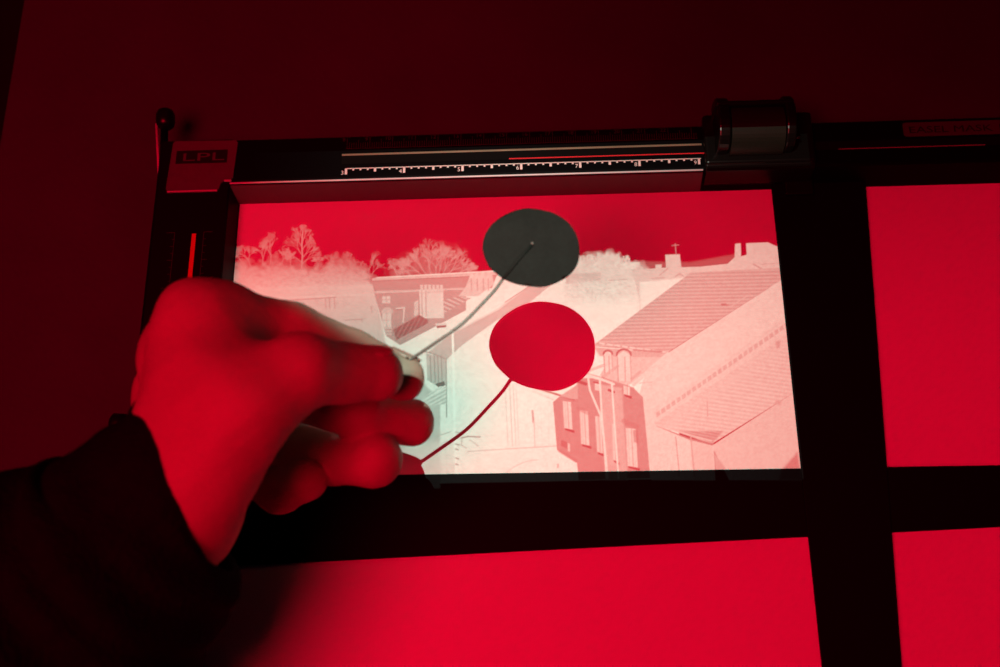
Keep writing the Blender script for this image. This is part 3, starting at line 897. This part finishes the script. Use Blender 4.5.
fingers = dict(
    thumb=[J(242, 408, .125, 11.8), J(299, 371, .121, 10.4), J(345, 373, .108, 8.5), J(376, 374, .1015, 8.1)],
    index=[J(201, 321, .114, 10.8), J(230, 319, .108, 9.5), J(292, 332, .097, 8.9), J(350, 355, .088, 8.0), J(402, 378, .0840, 7.4)],
    middle=[J(183, 352, .098, 10.6), J(215, 365, .091, 9.0), J(285, 390, .082, 8.6), J(362, 416, .078, 7.8), J(411, 422.5, .066, 7.9)],
    ring=[J(173, 392, .080, 10.2), J(205, 400, .072, 8.6), J(268, 436, .060, 8.3), J(332, 459, .063, 8.2), J(374, 459.5, .076, 9.0)],
    little=[J(179, 415, .066, 9.6), J(200, 430, .059, 8.0), J(240, 468, .052, 7.4), J(280, 491, .060, 7.2), J(306, 480, .072, 6.7)],
)
allp = [q for a, b in palm for q in (a, b)] + [q for f in fingers.values() for q in f]
VOX = 0.0011
lo_ = np.min([p - r for p, r in allp], 0) - 0.006
hi_ = np.max([p + r for p, r in allp], 0) + 0.006
dims = np.ceil((hi_ - lo_) / VOX).astype(int) + 1
axs = [lo_[i] + np.arange(dims[i]) * VOX for i in range(3)]

def cone(field, a, ra, b, rb, k, mg=0.016):
    """smooth-union a rounded cone into the field, near itself only"""
    p0 = np.minimum(a - ra, b - rb) - mg; p1 = np.maximum(a + ra, b + rb) + mg
    i0 = np.clip(((p0 - lo_) / VOX).astype(int), 0, dims - 1); i1 = np.clip(((p1 - lo_) / VOX).astype(int) + 2, 1, dims)
    sl3 = tuple(slice(i0[q], i1[q]) for q in range(3))
    X = axs[0][sl3[0]][:, None, None]; Y = axs[1][sl3[1]][None, :, None]; Z = axs[2][sl3[2]][None, None, :]
    ab = b - a; l2 = ab @ ab
    t = np.clip(((X - a[0]) * ab[0] + (Y - a[1]) * ab[1] + (Z - a[2]) * ab[2]) / l2, 0, 1)
    d = np.sqrt((X - a[0] - t * ab[0]) ** 2 + (Y - a[1] - t * ab[1]) ** 2 + (Z - a[2] - t * ab[2]) ** 2) - (ra + (rb - ra) * t)
    f = field[sl3]
    h = np.clip(0.5 + 0.5 * (f - d) / k, 0, 1)
    field[sl3] = f * (1 - h) + d * h - k * h * (1 - h)

def smin(a, b, k):
    h = np.clip(0.5 + 0.5 * (a - b) / k, 0, 1)
    return a * (1 - h) + b * h - k * h * (1 - h)

big = 0.02
Fp = np.full(dims, big, np.float64)
for (a, ra), (b, rb) in palm:
    cone(Fp, a, ra, b, rb, 0.008)
res = Fp.copy()
fin = {}
for nm, ch in fingers.items():
    f = np.full(dims, big)
    for (a, ra), (b, rb) in zip(ch, ch[1:]):
        cone(f, a, ra, b, rb, 0.0025)
    fin[nm] = f
for nm, f in fin.items():
    res = np.minimum(res, smin(Fp, f, 0.009))
# tendon ridges and veins on the back of the hand
for a, b, r in ((J(190, 318, .1225, 2.5), J(172, 430, .123, 2.5), 2.0),):
    cone(res, a[0], 0.0022, b[0], 0.0022, 0.006)
# low relief
def wob(s, ph):
    return (np.sin(axs[0] * s + ph)[:, None, None] * np.sin(axs[1] * s * 1.13 + ph * 2)[None, :, None] * np.sin(axs[2] * s * 0.91 + 1.7 * ph)[None, None, :])
res = res + 0.00035 * wob(260, .7) + 0.00012 * wob(800, 2.1)
# creases of skin at the thumb and index joints
def crease(cpt, axis, amp, per, rad):
    X = axs[0][:, None, None] - cpt[0]; Y = axs[1][None, :, None] - cpt[1]; Z = axs[2][None, None, :] - cpt[2]
    ax = axis / np.linalg.norm(axis)
    u = X * ax[0] + Y * ax[1] + Z * ax[2]
    r2 = X * X + Y * Y + Z * Z
    return amp * np.exp(-r2 / rad ** 2) * np.maximum(0, np.cos(u * 2 * pi / per)) ** 4
tI, tT = fingers['thumb'][1][0], fingers['thumb'][3][0]
res += crease(tI + np.array([0, -.004, .009]), tT - tI, 0.0005, 0.0026, 0.009)
res += crease(fingers['index'][2][0] + np.array([0, .008, .004]), fingers['index'][3][0] - fingers['index'][2][0], 0.0005, 0.0028, 0.009)
res += crease(fingers['thumb'][0][0] + np.array([.006, -.006, .004]), np.array([.6, -1, 0.3]), 0.0006, 0.0030, 0.010)

def surface_nets(d, org, h):
    s = d < 0
    nx, ny, nz = d.shape
    cs = np.zeros((nx - 1, ny - 1, nz - 1), np.int8)
    offs = [(i, j, q) for i in (0, 1) for j in (0, 1) for q in (0, 1)]
    for i, j, q in offs:
        cs += s[i:nx - 1 + i, j:ny - 1 + j, q:nz - 1 + q]
    act = (cs > 0) & (cs < 8)
    ci = np.argwhere(act)
    vid = np.full(act.shape, -1, np.int64)
    vid[act] = np.arange(len(ci))
    acc = np.zeros((len(ci), 3)); cnt = np.zeros(len(ci))
    for o in offs:
        for ax in range(3):
            if o[ax]: continue
            o2 = list(o); o2[ax] = 1
            da = d[ci[:, 0] + o[0], ci[:, 1] + o[1], ci[:, 2] + o[2]]
            db = d[ci[:, 0] + o2[0], ci[:, 1] + o2[1], ci[:, 2] + o2[2]]
            m = (da < 0) != (db < 0)
            t = np.where(m, da / np.where(m, da - db, 1), 0)
            pt = np.tile(np.array(o, float), (len(ci), 1))
            pt[:, ax] += t
            acc[m] += pt[m]; cnt[m] += 1
    v = (ci + acc / cnt[:, None]) * h + org
    faces = []
    for ax in range(3):
        a1, a2 = (ax + 1) % 3, (ax + 2) % 3
        n_ = [nx, ny, nz]
        lo3 = [slice(0, n_[q] - 1) if q == ax else slice(1, n_[q] - 1) for q in range(3)]
        hi3 = list(lo3); hi3[ax] = slice(1, n_[ax])
        sa, sb = s[tuple(lo3)], s[tuple(hi3)]
        for flip in (False, True):
            m = (sa & ~sb) if not flip else (~sa & sb)
            e = np.argwhere(m)
            e[:, a1] += 1; e[:, a2] += 1
            def cell(d1, d2):
                g = e.copy(); g[:, a1] -= d1; g[:, a2] -= d2
                return vid[g[:, 0], g[:, 1], g[:, 2]]
            q4 = np.stack([cell(1, 1), cell(0, 1), cell(0, 0), cell(1, 0)], 1)
            if flip: q4 = q4[:, ::-1]
            faces.append(q4)
    return v, np.concatenate(faces)
hv, hf = surface_nets(res, lo_, VOX)
# relax the surface a little
nb = np.concatenate([hf[:, [0, 1]], hf[:, [1, 2]], hf[:, [2, 3]], hf[:, [3, 0]]])
for it in range(6):
    acc = np.zeros_like(hv); cnt = np.zeros(len(hv))
    for a, b in ((0, 1), (1, 0)):
        np.add.at(acc, nb[:, a], hv[nb[:, b]]); np.add.at(cnt, nb[:, a], 1)
    lapl = acc / cnt[:, None] - hv
    hv = hv + lapl * (0.5 if it % 2 == 0 else -0.52)
me = bpy.data.meshes.new('hand')
me.from_pydata(hv.tolist(), [], hf.tolist())
me.update()
link('hand', me, M['skin'], person, True)

# finger nails: curved plates that sit on the tips
def nail(name, tip, prev, r, normal, wid, ln, fwd=0.30):
    t = Vector(tip - prev).normalized()
    nrm = Vector(normal); nrm = (nrm - t * nrm.dot(t)).normalized()
    sd = t.cross(nrm)
    b = bmesh.new()
    g = []
    nu, nv = 8, 9
    for i in range(nu + 1):
        row = []
        for j in range(nv + 1):
            u = i / nu; v = j / nv * 2 - 1
            along = (u - 1) * ln + r * fwd * 2
            wv = v * wid * (0.86 + 0.14 * sin(pi * u)) * (1.0 if u < 0.85 else 1 - 1.6 * (u - 0.85))
            lift = math.sqrt(max(0.0, (r * 1.02) ** 2 - wv ** 2))
            drop = max(0.0, along - r * 0.1) ** 2 * 55
            row.append(b.verts.new(Vector(tip) + t * (along - abs(v) ** 3 * 0.0012 * (1 if u > .5 else -1)) + sd * wv + nrm * (lift * 0.985 - drop + 0.0003)))
        g.append(row)
    for i in range(nu):
        for j in range(nv):
            b.faces.new((g[i][j], g[i + 1][j], g[i + 1][j + 1], g[i][j + 1]))
    o = obj(name, b, M['nail'], person, True)
    so = o.modifiers.new('solid', 'SOLIDIFY'); so.thickness = 0.0005; so.offset = 0
    return o
ix = fingers['index']
nail('fingernail', ix[-1][0], ix[-2][0], ix[-1][1], (0.35, 0.80, 0.10), 0.0050, 0.0100, 0.22)
th = fingers['thumb']
nail('fingernail', th[-1][0], th[-2][0], th[-1][1], (0.10, 0.95, 0.55), 0.0054, 0.0105, 0.22)

# ---------------------------------------------------------------- sleeve
path = [J(161, 504, .103, 25.5), J(153, 513, .103, 27.0), J(140, 532, .102, 33), J(100, 575, .100, 39), J(50, 630, .099, 43), J(-20, 700, .100, 46), J(-130, 820, .108, 48)]
cp = spline([np.append(p, r) for p, r in path], 8)
bm = bmesh.new()
NS = 72
prevring = None
up = None
rgs = []
tn = len(cp)
def ringat(i, scale, push=0.0):
    global up
    p = Vector(cp[i][:3]); r = cp[i][3]
    t = (Vector(cp[min(i + 1, tn - 1)][:3]) - Vector(cp[max(i - 1, 0)][:3])).normalized()
    if up is None:
        up = Vector((0, 0, 1))
    up = (up - t * up.dot(t)).normalized()
    sd = t.cross(up)
    out_ = []
    for k_ in range(NS):
        a = 2 * pi * k_ / NS
        fold = 1 + 0.035 * sin(3 * a + i * 0.45) * min(1, i / 6) + 0.03 * sin(i * 1.1 + 2 * sin(a)) * min(1, i / 8) + 0.012 * sin(7 * a + i * 0.9)
        out_.append(bm.verts.new(p + t * (push - (0.027 * cos(a) + 0.005 * sin(a)) * max(0, 1 - i / 14)) + (up * cos(a) * 1.10 + sd * sin(a) * (0.90 + 0.08 * min(1, i / 16))) * r * scale * fold))
    return out_
rgs.append(ringat(3, 0.86)); rgs.append(ringat(0, 0.93)); rgs.append(ringat(0, 0.98, -0.0012)); rgs.append(ringat(0, 1.03, -0.0006))
for i in range(1, tn):
    rgs.append(ringat(i, 1.0))
for a, b in zip(rgs, rgs[1:]):
    for k_ in range(NS):
        bm.faces.new((a[k_], a[(k_ + 1) % NS], b[(k_ + 1) % NS], b[k_]))
bm.faces.new(rgs[-1])
props(obj('sleeve', bm, M['sleeve'], person, True), 'dark knitted sleeve cuff')
